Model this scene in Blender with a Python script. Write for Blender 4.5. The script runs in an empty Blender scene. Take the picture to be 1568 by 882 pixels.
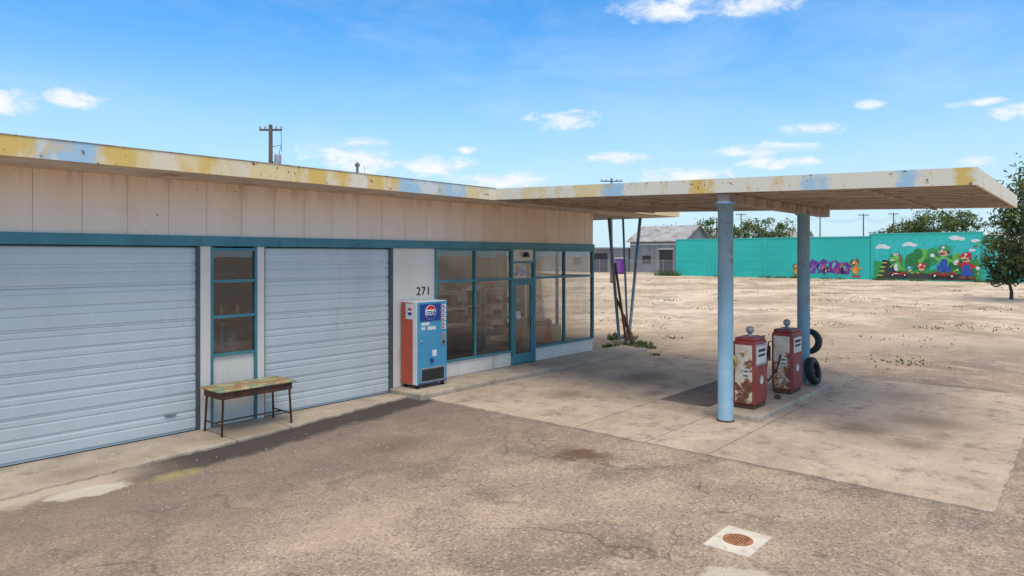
import bpy, bmesh, math, random
from mathutils import Vector, Matrix
R = math.radians
scene = bpy.context.scene
rnd = random.Random(7)

# ------------------------------------------------------------------ node helpers
class NT:
    def __init__(s, nt): s.nt = nt; s.N = nt.nodes; s.L = nt.links
    def link(s, a, b): s.L.new(a, b)
    def setin(s, sock, v):
        if isinstance(v, bpy.types.NodeSocket): s.link(v, sock)
        elif v is not None:
            if sock.type == 'RGBA' and isinstance(v, (tuple, list)) and len(v) == 3: v = (*v, 1)
            sock.default_value = v
    def math(s, op, a, b=None, c=None, clamp=False):
        n = s.N.new('ShaderNodeMath'); n.operation = op; n.use_clamp = clamp
        s.setin(n.inputs[0], a)
        if b is not None: s.setin(n.inputs[1], b)
        if c is not None: s.setin(n.inputs[2], c)
        return n.outputs[0]
    def mix(s, f, a, b, mode='MIX'):
        n = s.N.new('ShaderNodeMix'); n.data_type = 'RGBA'; n.blend_type = mode; n.clamp_factor = True
        s.setin(n.inputs[0], f); s.setin(n.inputs[6], a); s.setin(n.inputs[7], b)
        return n.outputs[2]
    def pos(s):
        return s.N.new('ShaderNodeNewGeometry').outputs['Position']
    def sep(s, v):
        n = s.N.new('ShaderNodeSeparateXYZ'); s.link(v, n.inputs[0]); return n.outputs
    def scale(s, v, sc):
        n = s.N.new('ShaderNodeVectorMath'); n.operation = 'MULTIPLY'; s.link(v, n.inputs[0]); n.inputs[1].default_value = sc
        return n.outputs[0]
    def noise(s, v, scale, detail=4, rough=.55, dist=0):
        n = s.N.new('ShaderNodeTexNoise'); s.link(v, n.inputs['Vector'])
        n.inputs['Scale'].default_value = scale; n.inputs['Detail'].default_value = detail
        n.inputs['Roughness'].default_value = rough; n.inputs['Distortion'].default_value = dist
        return n.outputs[0]
    def voro(s, v, scale, feat='F1', col=False):
        n = s.N.new('ShaderNodeTexVoronoi'); n.feature = feat; s.link(v, n.inputs['Vector']); n.inputs['Scale'].default_value = scale
        return n.outputs['Color'] if col else n.outputs['Distance']
    def sm(s, v, a, b, lo=0., hi=1.):
        n = s.N.new('ShaderNodeMapRange'); n.interpolation_type = 'SMOOTHSTEP'
        s.setin(n.inputs[0], v); n.inputs[1].default_value = a; n.inputs[2].default_value = b
        n.inputs[3].default_value = lo; n.inputs[4].default_value = hi
        return n.outputs[0]
    def bump(s, h, st, dist=.01):
        n = s.N.new('ShaderNodeBump'); n.inputs['Strength'].default_value = st; n.inputs['Distance'].default_value = dist
        s.link(h, n.inputs['Height']); return n.outputs[0]

def newmat(name):
    m = bpy.data.materials.new(name); m.use_nodes = True
    t = NT(m.node_tree); b = t.N['Principled BSDF']
    return m, t, b

def M(name, col, col2=None, sc=3., rough=.7, bump=.15, dirt=None, da=.35, streak=False, metal=0, fine=60):
    """two tone weathered surface, optional dirt/rust blotches, vertical streaks"""
    m, t, b = newmat(name); p = t.pos()
    if col2 is None: col2 = tuple(c*.82 for c in col)
    pv = t.scale(p, (1, 1, .18)) if streak else p
    n1 = t.noise(pv, sc, 4, .6)
    c = t.mix(t.sm(n1, .35, .68), col, col2)
    if dirt:
        n2 = t.noise(pv, sc*1.9, 5, .68, .4)
        c = t.mix(t.math('MULTIPLY', t.sm(n2, .62-da*.3, .78-da*.25), .9), c, dirt)
    if bump:
        nf = t.noise(p, fine, 2, .6)
        c = t.mix(t.sm(nf, .3, .7, 0, .12), c, (0.02, .018, .015))
        t.link(t.bump(nf, bump), b.inputs['Normal'])
    t.link(c, b.inputs['Base Color'])
    b.inputs['Roughness'].default_value = rough; b.inputs['Metallic'].default_value = metal
    return m

# ------------------------------------------------------------------ mesh helpers
def link(ob, parent=None):
    scene.collection.objects.link(ob)
    if parent is not None:
        ob.parent = parent
        ob.matrix_parent_inverse = Matrix.Translation(-parent.location)
    return ob
def empty(name, loc=(0, 0, 0)):
    e = bpy.data.objects.new(name, None); e.location = loc; e.empty_display_size = .3
    scene.collection.objects.link(e); return e
def mesh(name, verts, faces, mats, parent=None, mi=None, smooth=False):
    me = bpy.data.meshes.new(name); me.from_pydata([tuple(v) for v in verts], [], faces)
    for m in (mats if isinstance(mats, list) else [mats]): me.materials.append(m)
    if mi: me.polygons.foreach_set('material_index', mi)
    if smooth: me.polygons.foreach_set('use_smooth', [True]*len(me.polygons))
    me.update()
    return link(bpy.data.objects.new(name, me), parent)
BF = [(0, 3, 2, 1), (4, 5, 6, 7), (0, 1, 5, 4), (1, 2, 6, 5), (2, 3, 7, 6), (3, 0, 4, 7)]
def box(name, lo, hi, mat, parent=None, bev=0, zf=None, seg=2):
    (a, b, c), (d, e, f) = lo, hi
    vs = [(a, b, c), (d, b, c), (d, e, c), (a, e, c), (a, b, f), (d, b, f), (d, e, f), (a, e, f)]
    if zf: vs = [(x, y, z+zf(x, y)) for x, y, z in vs]
    ob = mesh(name, vs, BF, mat, parent)
    if bev:
        md = ob.modifiers.new('b', 'BEVEL'); md.width = bev; md.segments = seg; md.limit_method = 'ANGLE'
    return ob
def boxes(name, lst, mat, parent=None, bev=0, zf=None):
    vs = []; fs = []
    for lo, hi in lst:
        (a, b, c), (d, e, f) = lo, hi; k = len(vs)
        v = [(a, b, c), (d, b, c), (d, e, c), (a, e, c), (a, b, f), (d, b, f), (d, e, f), (a, e, f)]
        if zf: v = [(x, y, z+zf(x, y)) for x, y, z in v]
        vs += v; fs += [tuple(i+k for i in q) for q in BF]
    ob = mesh(name, vs, fs, mat, parent)
    if bev:
        md = ob.modifiers.new('b', 'BEVEL'); md.width = bev; md.segments = 2; md.limit_method = 'ANGLE'
    return ob
def pane(name, a, b, mat, parent, axis='y'):
    """single sheet of glass between two corners"""
    if axis == 'y': v = [(a[0], a[1], a[2]), (b[0], a[1], a[2]), (b[0], a[1], b[2]), (a[0], a[1], b[2])]
    else: v = [(a[0], a[1], a[2]), (a[0], b[1], a[2]), (a[0], b[1], b[2]), (a[0], a[1], b[2])]
    return mesh(name, v, [(0, 1, 2, 3)], mat, parent)
def tubegeo(pts, radii, n=10, cap=True):
    pts = [Vector(p) for p in pts]
    if not isinstance(radii, (list, tuple)): radii = [radii]*len(pts)
    vs = []; fs = []
    for i, p in enumerate(pts):
        d = (pts[min(i+1, len(pts)-1)]-pts[max(i-1, 0)])
        d = d.normalized() if d.length > 1e-9 else Vector((0, 0, 1))
        up = Vector((0, 0, 1)) if abs(d.z) < .9 else Vector((1, 0, 0))
        a = d.cross(up).normalized(); b = d.cross(a)
        for k in range(n):
            an = 2*math.pi*k/n
            vs.append(p+(a*math.cos(an)+b*math.sin(an))*radii[i])
    for i in range(len(pts)-1):
        for k in range(n):
            fs.append((i*n+k, i*n+(k+1) % n, (i+1)*n+(k+1) % n, (i+1)*n+k))
    if cap:
        fs.append(tuple(range(n))); fs.append(tuple(range((len(pts)-1)*n, len(pts)*n)))
    return vs, fs
def tube(name, pts, radii, mat, parent=None, n=12):
    v, f = tubegeo(pts, radii, n); return mesh(name, v, f, mat, parent, smooth=n > 7)
def tubes(name, lst, mat, parent=None, n=8):
    V = []; F = []
    for pts, r in lst:
        v, f = tubegeo(pts, r, n); k = len(V); V += v; F += [tuple(i+k for i in q) for q in f]
    return mesh(name, V, F, mat, parent, smooth=n > 7)
def lathe(name, prof, c, mat, parent=None, n=24, axis='z'):
    vs = []; fs = []
    for r, h in prof:
        for k in range(n):
            a = 2*math.pi*k/n; x, y = r*math.cos(a), r*math.sin(a)
            vs.append({'z': (c[0]+x, c[1]+y, c[2]+h), 'x': (c[0]+h, c[1]+x, c[2]+y), 'y': (c[0]+x, c[1]+h, c[2]+y)}[axis])
    for i in range(len(prof)-1):
        for k in range(n): fs.append((i*n+k, i*n+(k+1) % n, (i+1)*n+(k+1) % n, (i+1)*n+k))
    fs.append(tuple(range(n))); fs.append(tuple(range((len(prof)-1)*n, len(prof)*n)))
    return mesh(name, vs, fs, mat, parent, smooth=True)

# ------------------------------------------------------------------ materials
TEAL = M('teal_paint', (.055, .21, .25), (.075, .27, .31), 2, .5, .1, (.04, .11, .13), .25)
WHITE = M('white_wall_paint', (.86, .79, .70), (.78, .70, .60), 1.2, .8, .1, (.48, .39, .3), .12, True)
SOFFIT = M('soffit_paint', (.68, .55, .43), (.55, .44, .34), 1.5, .8, .1, (.25, .16, .1), .3)
ROOF = M('roof_gravel', (.35, .33, .3), None, 2, .95, .4)
DARK = M('dark_interior', (.045, .042, .04), None, 1, .8)
BLACK = M('black_rubber', (.018, .018, .018), (.03, .03, .03), 8, .65, .2)
STEEL = M('galvanised_steel', (.42, .43, .44), (.3, .31, .32), 6, .5, .05, (.2, .1, .05), .1, metal=.3)
RUST = M('rusted_steel', (.15, .06, .035), (.08, .035, .024), 9, .85, .3, (.24, .11, .055), .4)
CABLE = M('cable_black', (.02, .02, .02), None, 3, .6, 0)
WOOD = M('weathered_pole_wood', (.14, .10, .075), (.09, .065, .05), 3, .9, .3, streak=True)
POLEBLUE = M('pole_blue_paint', (.21, .37, .46), (.27, .43, .52), 2.2, .6, .12, (.24, .22, .20), .25)
BARK = M('tree_bark', (.11, .085, .065), None, 5, .95, .5)
INTW = M('interior_wall', (.40, .36, .31), None, 1, .9, 0)

def beige_panel():
    m, t, b = newmat('beige_wall_panels'); p = t.pos(); s = t.sep(p)
    pid = t.math('FLOOR', t.math('MULTIPLY', t.math('ADD', s[0], .2), 1/.6))
    wn = t.N.new('ShaderNodeTexWhiteNoise'); wn.noise_dimensions = '1D'; t.link(pid, wn.inputs['W'])
    n1 = t.noise(t.scale(p, (1, 1, .15)), 2.2, 5, .6)
    n2 = t.noise(t.scale(p, (1, 1, .5)), 1.1, 4, .6)
    c = t.mix(t.sm(n1, .35, .7), (.93, .77, .61), (.88, .70, .54))
    c = t.mix(t.sm(wn.outputs[0], 0, 1, 0, .3), c, (.94, .82, .70))
    c = t.mix(t.sm(n2, .56, .74, 0, .5), c, (.78, .57, .38))
    n3 = t.noise(p, 9, 4, .6)
    c = t.mix(t.sm(n3, .70, .74, 0, .8), c, (.28, .16, .1))
    # rain streaks under the eave and grime above the band
    top = t.math('MULTIPLY', t.sm(s[2], 3.7, 4.1), t.sm(t.noise(t.scale(p, (1, 1, .05)), 7, 4, .6), .45, .65, 0, .45))
    c = t.mix(top, c, (.46, .33, .23))
    t.link(c, b.inputs['Base Color']); b.inputs['Roughness'].default_value = .75
    return m
BEIGE = beige_panel()

def fascia(name, axis, x0, x1, stops, rust=.6):
    """peeling fascia: colour bands along its length, stops=(coord,colour)"""
    m, t, b = newmat(name); p = t.pos(); s = t.sep(p)
    n0 = t.noise(t.scale(p, (1, 1, 2)), 4, 6, .75)
    co = t.math('ADD', s[axis], t.math('MULTIPLY', t.math('SUBTRACT', n0, .5), .4))
    f = t.math('DIVIDE', t.math('SUBTRACT', co, x0), x1-x0)
    r = t.N.new('ShaderNodeValToRGB'); r.color_ramp.interpolation = 'LINEAR'
    el = r.color_ramp.elements
    st = sorted([((a-x0)/(x1-x0), c) for a, c in stops], key=lambda q: q[0])
    w_ = .035/(x1-x0)
    pts = []
    for i, (a, c) in enumerate(st):
        pts.append((a+(w_ if i else 0), c))
        if i < len(st)-1: pts.append((st[i+1][0]-w_, c))
    pts = [(max(0, min(1, a)), c) for a, c in pts][:32]
    el[0].position = pts[0][0]; el[0].color = (*pts[0][1], 1)
    el[1].position = pts[1][0]; el[1].color = (*pts[1][1], 1)
    for a, c in pts[2:]:
        e = el.new(a); e.color = (*c, 1)
    t.link(f, r.inputs[0])
    n1 = t.noise(t.scale(p, (1, 1, .45)), 1.7, 6, .7)
    n2 = t.noise(t.scale(p, (1, 1, .5)), 4, 6, .7)
    c = t.mix(t.sm(n1, .50, .60, 0, .7), r.outputs[0], (.84, .76, .60))
    c = t.mix(t.sm(n2, .54, .62, 0, rust), c, (.78, .52, .18))
    c = t.mix(t.sm(t.noise(p, 9, 5, .7), .62, .68), c, (.18, .08, .045))
    t.link(c, b.inputs['Base Color']); b.inputs['Roughness'].default_value = .65
    return m
Yl = (.80, .53, .14); Cr = (.84, .75, .58); Bl = (.42, .62, .74); Y2 = (.84, .65, .33)
FAS1 = fascia('building_fascia_paint', 0, -2, 20, [(-2, Cr), (1.2, Yl), (2.58, Bl), (3.24, Yl), (3.7, Y2), (4.6, Yl), (5.2, Y2), (6.1, Yl), (7.2, Cr), (7.6, Yl), (8.3, Bl), (10.1, Y2), (10.5, Cr), (12, Y2)])
FAS2 = fascia('canopy_fascia_paint', 1, 0, 11, [(0, Cr), (1.3, Yl), (1.5, Cr), (1.98, Bl), (2.2, Cr), (3.16, Bl), (3.55, Cr), (5.0, Yl), (5.4, Cr), (6.74, Bl), (7.2, Y2), (7.9, Cr), (8.6, Y2), (9.2, Cr)], .5)

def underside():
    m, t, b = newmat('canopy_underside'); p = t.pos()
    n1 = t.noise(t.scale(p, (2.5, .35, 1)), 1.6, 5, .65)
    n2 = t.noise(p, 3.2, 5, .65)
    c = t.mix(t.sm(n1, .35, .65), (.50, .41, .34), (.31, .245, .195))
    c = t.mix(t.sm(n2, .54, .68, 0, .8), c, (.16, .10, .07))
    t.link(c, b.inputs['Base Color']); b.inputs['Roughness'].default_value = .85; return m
UNDER = underside()

def glassmat(name, tint=(.74, .76, .75, 1), film=True, refl=1.9):
    m, t, b = newmat(name); t.N.remove(b)
    out = t.N['Material Output']
    tr = t.N.new('ShaderNodeBsdfTransparent'); tr.inputs[0].default_value = tint
    gl = t.N.new('ShaderNodeBsdfGlossy'); gl.inputs['Roughness'].default_value = .015
    df = t.N.new('ShaderNodeBsdfDiffuse'); df.inputs[0].default_value = (.5, .44, .36, 1)
    lw = t.N.new('ShaderNodeLayerWeight'); lw.inputs[0].default_value = .38
    p = t.pos()
    f = t.math('ADD', t.math('MULTIPLY', lw.outputs['Fresnel'], refl), .05, clamp=True)
    mx = t.N.new('ShaderNodeMixShader'); t.link(f, mx.inputs[0]); t.link(tr.outputs[0], mx.inputs[1]); t.link(gl.outputs[0], mx.inputs[2])
    if film:
        t.link(t.bump(t.noise(p, 1.1, 2), .06, .05), gl.inputs['Normal'])
        m2 = t.N.new('ShaderNodeMixShader'); t.link(t.sm(t.noise(p, 2.5, 4), .45, .8, .0, .10), m2.inputs[0])
        t.link(mx.outputs[0], m2.inputs[1]); t.link(df.outputs[0], m2.inputs[2]); mx = m2
    t.link(mx.outputs[0], out.inputs[0]); return m
GLASS = glassmat('window_glass'); GLASS2 = glassmat('clear_glass', (.96, .97, .97, 1), False, .8)

# ------------------------------------------------------------------ ground
def ell(t, s, n, cx, cy, rx, ry, soft=.5):
    a = t.math('DIVIDE', t.math('SUBTRACT', s[0], cx), rx); b2 = t.math('DIVIDE', t.math('SUBTRACT', s[1], cy), ry)
    d = t.math('SQRT', t.math('ADD', t.math('MULTIPLY', a, a), t.math('MULTIPLY', b2, b2)))
    d = t.math('ADD', d, t.math('MULTIPLY', t.math('SUBTRACT', n, .5), 2.6))
    return t.sm(d, 1.0, 1.0-soft)
def ground_mat():
    m, t, b = newmat('ground_dirt_and_asphalt'); p = t.pos(); s = t.sep(p)
    big = t.noise(p, .22, 4, .6); med = t.noise(p, 1.3, 6, .7); fine = t.noise(p, 24, 4, .75); blo = t.noise(p, .6, 6, .7, .5)
    vor = t.voro(p, 42, col=True); vs = t.sep(vor); vor2 = t.sep(t.voro(p, 90, col=True))
    # old asphalt
    a = t.mix(t.sm(big, .35, .65), (.435, .32, .232), (.36, .268, .20))
    a = t.mix(t.sm(med, .46, .60, 0, .75), a, (.56, .42, .295))
    a = t.mix(t.sm(blo, .49, .62, 0, .75), a, (.245, .183, .148))
    a = t.mix(t.sm(vs[0], .70, .98, 0, .45), a, (.70, .58, .46))
    a = t.mix(t.sm(vs[1], .72, .98, 0, .55), a, (.12, .09, .075))
    a = t.mix(t.sm(vor2[0], .75, 1, 0, .4), a, (.09, .07, .055))
    a = t.mix(t.sm(fine, .42, .70, 0, .5), a, (.17, .125, .10))
    # cracks
    wp = t.N.new('ShaderNodeVectorMath'); wp.operation = 'ADD'; t.link(p, wp.inputs[0])
    nn = t.N.new('ShaderNodeTexNoise'); t.link(p, nn.inputs['Vector']); nn.inputs['Scale'].default_value = 1.3; nn.inputs['Detail'].default_value = 4
    t.link(t.scale(nn.outputs['Color'], (1.3, 1.3, 0)), wp.inputs[1])
    ed = t.voro(wp.outputs[0], .42, 'DISTANCE_TO_EDGE')
    ck = t.math('MULTIPLY', t.sm(ed, .009, .002), t.sm(blo, .42, .54))
    a = t.mix(t.math('MULTIPLY', ck, .55), a, (.11, .08, .06))
    # dark, dirty zone and tar strip following the apron edge
    wig = t.math('MULTIPLY', t.math('SUBTRACT', med, .5), .9)
    ye = t.math('SUBTRACT', s[1], t.math('MULTIPLY', t.math('MAXIMUM', t.math('SUBTRACT', s[0], 3.0), 0), .14))
    w = t.math('ADD', ye, wig)
    wb = t.math('ADD', s[1], t.math('MULTIPLY', t.math('SUBTRACT', blo, .5), 5))
    dk = t.math('MULTIPLY', t.sm(wb, 4.6, 9.0, 0, .62), t.sm(s[0], 13, 8.5))
    a = t.mix(dk, a, (.215, .16, .13))
    dust = t.math('MULTIPLY', t.math('MULTIPLY', t.sm(w, 9.15, 9.5), t.sm(s[0], 4.2, 3.0)), .8)
    a = t.mix(dust, a, (.62, .50, .38))
    st = t.math('MULTIPLY', t.sm(w, 8.80, 9.1), t.sm(s[0], 3.0, 4.6))
    st = t.math('MULTIPLY', st, t.sm(s[0], 9.6, 9.0))
    a = t.mix(t.math('MULTIPLY', st, .9), a, (.065, .055, .05))
    a = t.mix(t.math('MULTIPLY', ell(t, s, med, 8.05, 5.6, .5, .5, .8), .8), a, (.13, .065, .04))
    a = t.mix(t.math('MULTIPLY', ell(t, s, blo, 6.5, 8.0, 1.0, .6, 1), .5), a, (.13, .095, .075))
    a = t.mix(t.math('MULTIPLY', ell(t, s, blo, 4.4, 6.0, 1.0, .5, 1), .3), a, (.62, .47, .33))
    a = t.mix(t.math('MULTIPLY', ell(t, s, med, 2.95, 9.25, .45, .22, .3), .75), a, (.70, .62, .50))
    a = t.mix(t.math('MULTIPLY', ell(t, s, med, 3.9, 9.1, .45, .25, 1), .6), a, (.46, .41, .14))
    a = t.mix(t.math('MULTIPLY', ell(t, s, med, 5.7, 2.35, .5, .35, .25), .6), a, (.66, .58, .48))
    # dirt lot
    d = t.mix(t.sm(big, .35, .65), (.72, .54, .38), (.60, .44, .305))
    b3 = t.noise(t.scale(p, (.6, 1, 1)), .11, 5, .65, .4)
    blo2 = t.noise(p, .28, 7, .76)
    d = t.mix(t.sm(b3, .46, .56, 0, .75), d, (.80, .645, .475))
    d = t.mix(t.sm(b3, .50, .40, 0, .55), d, (.46, .345, .24))
    d = t.mix(t.sm(blo2, .49, .58, 0, .7), d, (.40, .295, .20))
    gp = t.math('MULTIPLY', t.sm(t.noise(p, .42, 7, .8, .3), .53, .60), t.sm(b3, .54, .44))
    d = t.mix(t.math('MULTIPLY', gp, .75), d, (.27, .26, .12))
    d = t.mix(t.sm(med, .5, .64, 0, .55), d, (.35, .25, .17))
    d = t.mix(t.sm(fine, .45, .7, 0, .4), d, (.25, .175, .12))
    d = t.mix(t.sm(vs[2], .8, 1, 0, .35), d, (.84, .70, .54))
    nearlot = t.math('MULTIPLY', t.sm(s[0], 40, 20, 0, .45), t.sm(blo2, .40, .52))
    d = t.mix(nearlot, d, (.34, .255, .18))
    edge = t.math('ADD', s[0], t.math('MULTIPLY', t.math('SUBTRACT', blo2, .5), 16))
    edge = t.math('ADD', edge, t.math('MULTIPLY', s[1], .9))
    k = t.sm(edge, 24, 34)
    c = t.mix(k, a, d)
    t.link(c, b.inputs['Base Color']); b.inputs['Roughness'].default_value = .95
    b.inputs['Specular IOR Level'].default_value = .15
    t.link(t.bump(fine, .5, .010), b.inputs['Normal']); return m
GROUND = ground_mat()
S = 1500
mesh('ground', [(-S, -S, 0), (S, -S, 0), (S, S, 0), (-S, S, 0)], [(0, 1, 2, 3)], GROUND)

def conc(name, c1, c2, stains=(), oil=.5):
    m, t, b = newmat(name); p = t.pos(); s = t.sep(p)
    n1 = t.noise(p, .7, 6, .65, .4); n2 = t.noise(p, 2.5, 6, .75); nf = t.noise(p, 40, 3, .7)
    c = t.mix(t.sm(n1, .35, .65), c1, c2)
    c = t.mix(t.sm(n2, .50, .66, 0, oil), c, tuple(q*.5 for q in c2))
    c = t.mix(t.sm(n2, .46, .34, 0, .5), c, tuple(min(.85, q*1.2) for q in c1))
    c = t.mix(t.sm(nf, .45, .7, 0, .3), c, (.14, .10, .08))
    for (cx, cy, rx, ry, a) in stains:
        c = t.mix(t.math('MULTIPLY', ell(t, s, n2, cx, cy, rx, ry, 1), a), c, (.10, .07, .05))
    t.link(c, b.inputs['Base Color']); b.inputs['Roughness'].default_value = .9
    b.inputs['Specular IOR Level'].default_value = .2
    t.link(t.bump(nf, .25, .01), b.inputs['Normal']); return m
SLAB = conc('slab_concrete', (.62, .475, .35), (.485, .37, .27),
            [(12.2, 3.0, .9, .7, .6), (11.6, 2.1, .4, .5, .5), (13.4, 2.2, .8, .9, .5), (14, 8, 1.3, .8, .6), (11.2, 8.2, .7, .5, .5), (12.5, 6.9, .7, .35, .5), (15.5, 3, 1.0, .8, .4)], .65)
APRON = conc('apron_concrete', (.56, .455, .345), (.45, .36, .27), [(5.6, 10.3, 1.2, .5, .5), (3, 10.1, .8, .4, .35)])
PATCHM = M('asphalt_patch', (.24, .17, .125), (.17, .12, .09), 3, .95, .5)

def ragged(x0, x1, y0, y1, z, mat, name, par, jag=.0, near=False, right=False, y0b=None):
    pts = []
    def seg(a, b, j):
        n = max(1, int((Vector(b)-Vector(a)).length/.12)) if j else 1
        for i in range(n):
            q = Vector(a).lerp(Vector(b), i/n)
            if j and i: q += Vector((rnd.uniform(-j, j), rnd.uniform(-j, j)))
            pts.append(q)
    yb = y0 if y0b is None else y0b
    seg((x0, y0), (x1, yb), jag if right else 0)
    seg((x1, yb), (x1, y1), 0); seg((x1, y1), (x0, y1), 0)
    seg((x0, y1), (x0, y0), jag if near else 0)
    n = len(pts)
    vs = [(q.x, q.y, z) for q in pts]+[(q.x, q.y, -.02) for q in pts]
    fs = [tuple(range(n))]+[(i, i+n, (i+1) % n+n, (i+1) % n) for i in range(n)]
    return mesh(name, vs, fs, mat, par)
slab = empty('concrete_slab', (13, 5, 0))
ys = [.87, 4.2, 5.2, 6.53, 10.04]; xs = [9.13, 12.0, 14.6, 17.2]
g = .009
for i in range(3):
    for j in range(4):
        x0, x1, y0, y1 = xs[i], xs[i+1], ys[j], ys[j+1]
        if j == 2 and i == 1:
            ragged(x0+g, x1-g, y0+g, y1-g, .018, PATCHM, 'asphalt_infill', slab); continue
        ragged(x0+g, x1-g, y0+g, y1-g, .03, SLAB, 'panel', slab, .018, i == 0, j == 0)
ap = empty('garage_apron_pavement', (5, 10.4, 0))
ye = lambda x: 9.64+.14*max(0, x-3)
for a, b2 in [(-1.5, 2.1), (2.1, 5.15), (5.15, 6.15), (6.15, 8.98)]:
    ragged(a+g, b2-g, ye(a), 11.04, .03, APRON, 'panel', ap, .035, False, True, ye(b2))
wk = box('raised_walkway', (8.98, 10.07, -.05), (17.8, 11.04, .12), APRON, None, .02)

# manhole
mh = empty('manhole_cover', (6.63, 2.73, 0))
box('concrete_collar', (6.32, 2.5, -.05), (6.93, 2.96, .012), M('collar_concrete', (.78, .70, .58), (.62, .54, .43), 5, .9, .3, (.45, .35, .25), .3), mh, .006)
lathe('lid', [(.145, 0), (.145, .006), (.135, .010), (.0, .010)], (6.63, 2.73, .012), M('rust_lid', (.48, .20, .085), (.30, .13, .06), 14, .8, .5), mh, 32)
boxes('lid_ribs', [((6.63-math.sqrt(.0144-o*o), 2.73+o-.003, .022), (6.63+math.sqrt(.0144-o*o), 2.73+o+.003, .025)) for o in (-.09, -.06, -.03, 0, .03, .06, .09)], RUST, mh)

# ------------------------------------------------------------------ building
W = 11.05
B = empty('service_station_building', (9, 14, 0))
def wall(name, x0, x1, z0, z1, mat, y0=W, y1=W+.15): return box(name, (x0, y0, z0), (x1, y1, z1), mat, B)
wall('upper_wall', -1.5, 16.42, 3.165, 4.08, BEIGE)
boxes('upper_wall_joints', [((x-.004, W-.0025, 3.17), (x+.004, W-.001, 4.045)) for x in [-.8+.6*i for i in range(29)] if x < 16.3], M('panel_joint', (.60, .46, .34), None, 4, .9, 0), B)
box('teal_band', (-1.5, W-.05, 3.0), (16.44, W+.14, 3.163), TEAL, B, .006)
wall('end_wall', -1.5, 2.0, 0, 2.998, WHITE)
wall('post_left', 5.085, 5.255, 0, 2.998, WHITE, W-.02)
wall('post_right', 6.075, 6.205, 0, 2.998, WHITE, W-.02)
wall('panel_under_window', 5.3, 6.03, .03, 1.18, WHITE, W+.02)
boxes('garage_frames', [((5.035, W-.03, .0), (5.083, W+.1, 2.998)), ((8.99, W-.03, 0), (9.06, W+.1, 2.998)), ((2.0, W-.03, 0), (2.05, W+.1, 2.998)), ((6.207, W-.01, 0), (6.225, W+.1, 2.998))], M('jamb_dark', (.1, .11, .12), None, 3, .7), B)
wall('pier_wall', 9.062, 10.24, 0, 2.998, WHITE)
fr = [((5.257, W-.03, .03), (5.30, W+.05, 2.998)), ((6.03, W-.03, .03), (6.073, W+.05, 2.998))]
for z in (1.2, 1.83, 2.42, 2.95): fr.append(((5.302, W-.025, z-.025), (6.028, W+.05, z+.025)))
boxes('window_frame', fr, TEAL, B, .004)
pane('window_pane', (5.3, W+.02, 1.2), (6.03, W+.02, 2.95), GLASS, B)
for x in (5.5, 5.78): lathe('sill_bottle', [(.03, 0), (.03, .1), (.012, .14), (.012, .18), (0, .18)], (x, W+.12, 1.86), M('amber_glass', (.75, .5, .1), None, 3, .3), B, 10)
box('inner_shelf', (5.3, W+.06, 1.815), (6.03, W+.25, 1.85), INTW, B)
boxes('inner_clutter', [((5.35+i*.16, W+.5, 1.2), (5.42+i*.16, W+.55, 1.3+.5*((i*7) % 5)/5)) for i in range(4)]+[((5.32, W+.6, 2.5), (6.0, W+.62, 2.53))], TEAL, B)
DOORM = M('garage_door_paint', (.64, .68, .67), (.57, .61, .60), .8, .5, .04, (.50, .48, .44), .15, True)
def gdoor(x0, x1, z0=.03, z1=2.985):
    prof = []; n = 10; h = (z1-z0)/n
    for i in range(n):
        a = z0+i*h
        prof += [(a, .0), (a+.03, .0), (a+.04, -.014), (a+h*.60, -.014), (a+h*.64, -.004), (a+h*.69, -.004), (a+h*.73, -.014), (a+h-.022, -.014), (a+h-.008, .0)]
        if i % 2: prof += [(a+h-.008, .018), (a+h-.001, .018)]
    vs = []; fs = []
    for z, y in prof: vs += [(x0, W+.05+y, z), (x1, W+.05+y, z)]
    for i in range(len(prof)-1): fs.append((2*i, 2*i+1, 2*i+3, 2*i+2))
    return mesh('garage_door', vs, fs, DOORM, B)
gdoor(2.05, 5.035); gdoor(6.225, 8.99)
box('door_handle', (4.55, W+.0, .33), (4.72, W+.035, .37), STEEL, B, .005)
# office front
sill = .48
box('office_base_wall', (10.26, W, .12), (12.81, W+.15, sill-.03), WHITE, B)
box('office_base_wall_right', (13.76, W, .12), (16.40, W+.15, sill-.03), WHITE, B)
fr = []
for x in (10.27, 11.52, 12.84, 13.72, 15.03, 16.40):
    wd = .035 if x not in (11.52, 15.03) else .02
    z0 = .12 if x in (12.84, 13.72) else sill+.001
    fr.append(((x-wd, W-.03, z0), (x+wd, W+.06, 2.998)))
boxes('window_mullions', fr, TEAL, B, .004)
fr = []
for a, b2 in [(10.306, 12.804), (13.756, 16.364)]:
    fr.append(((a, W-.025, 2.24), (b2, W+.055, 2.30))); fr.append(((a, W-.025, 2.955), (b2, W+.055, 2.995)))
    fr.append(((a, W-.04, sill-.028), (b2, W+.07, sill+.02)))
boxes('window_rails', fr, TEAL, B, .004)
pane('office_pane_left', (10.28, W+.02, sill), (12.83, 0, 2.97), GLASS, B)
pane('office_pane_right', (13.73, W+.02, sill), (16.38, 0, 2.97), GLASS, B)
fr = [((12.878, W-.015, .13), (12.97, W+.04, 2.2)), ((13.59, W-.015, .13), (13.682, W+.04, 2.2)),
      ((12.972, W-.012, .13), (13.588, W+.04, .38)), ((12.972, W-.012, 2.1), (13.588, W+.04, 2.2)),
      ((12.877, W-.028, 2.205), (13.683, W+.055, 2.27)), ((12.877, W-.028, 2.65), (13.683, W+.055, 2.70))]
boxes('entrance_door_frame', fr, TEAL, B, .004)
pane('entrance_door_glass', (12.96, W+.015, .37), (13.6, 0, 2.12), GLASS, B)
pane('transom_glass', (12.87, W+.02, 2.26), (13.69, 0, 2.66), GLASS, B)
wall('panel_over_door', 12.877, 13.683, 2.702, 2.998, WHITE)
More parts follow.
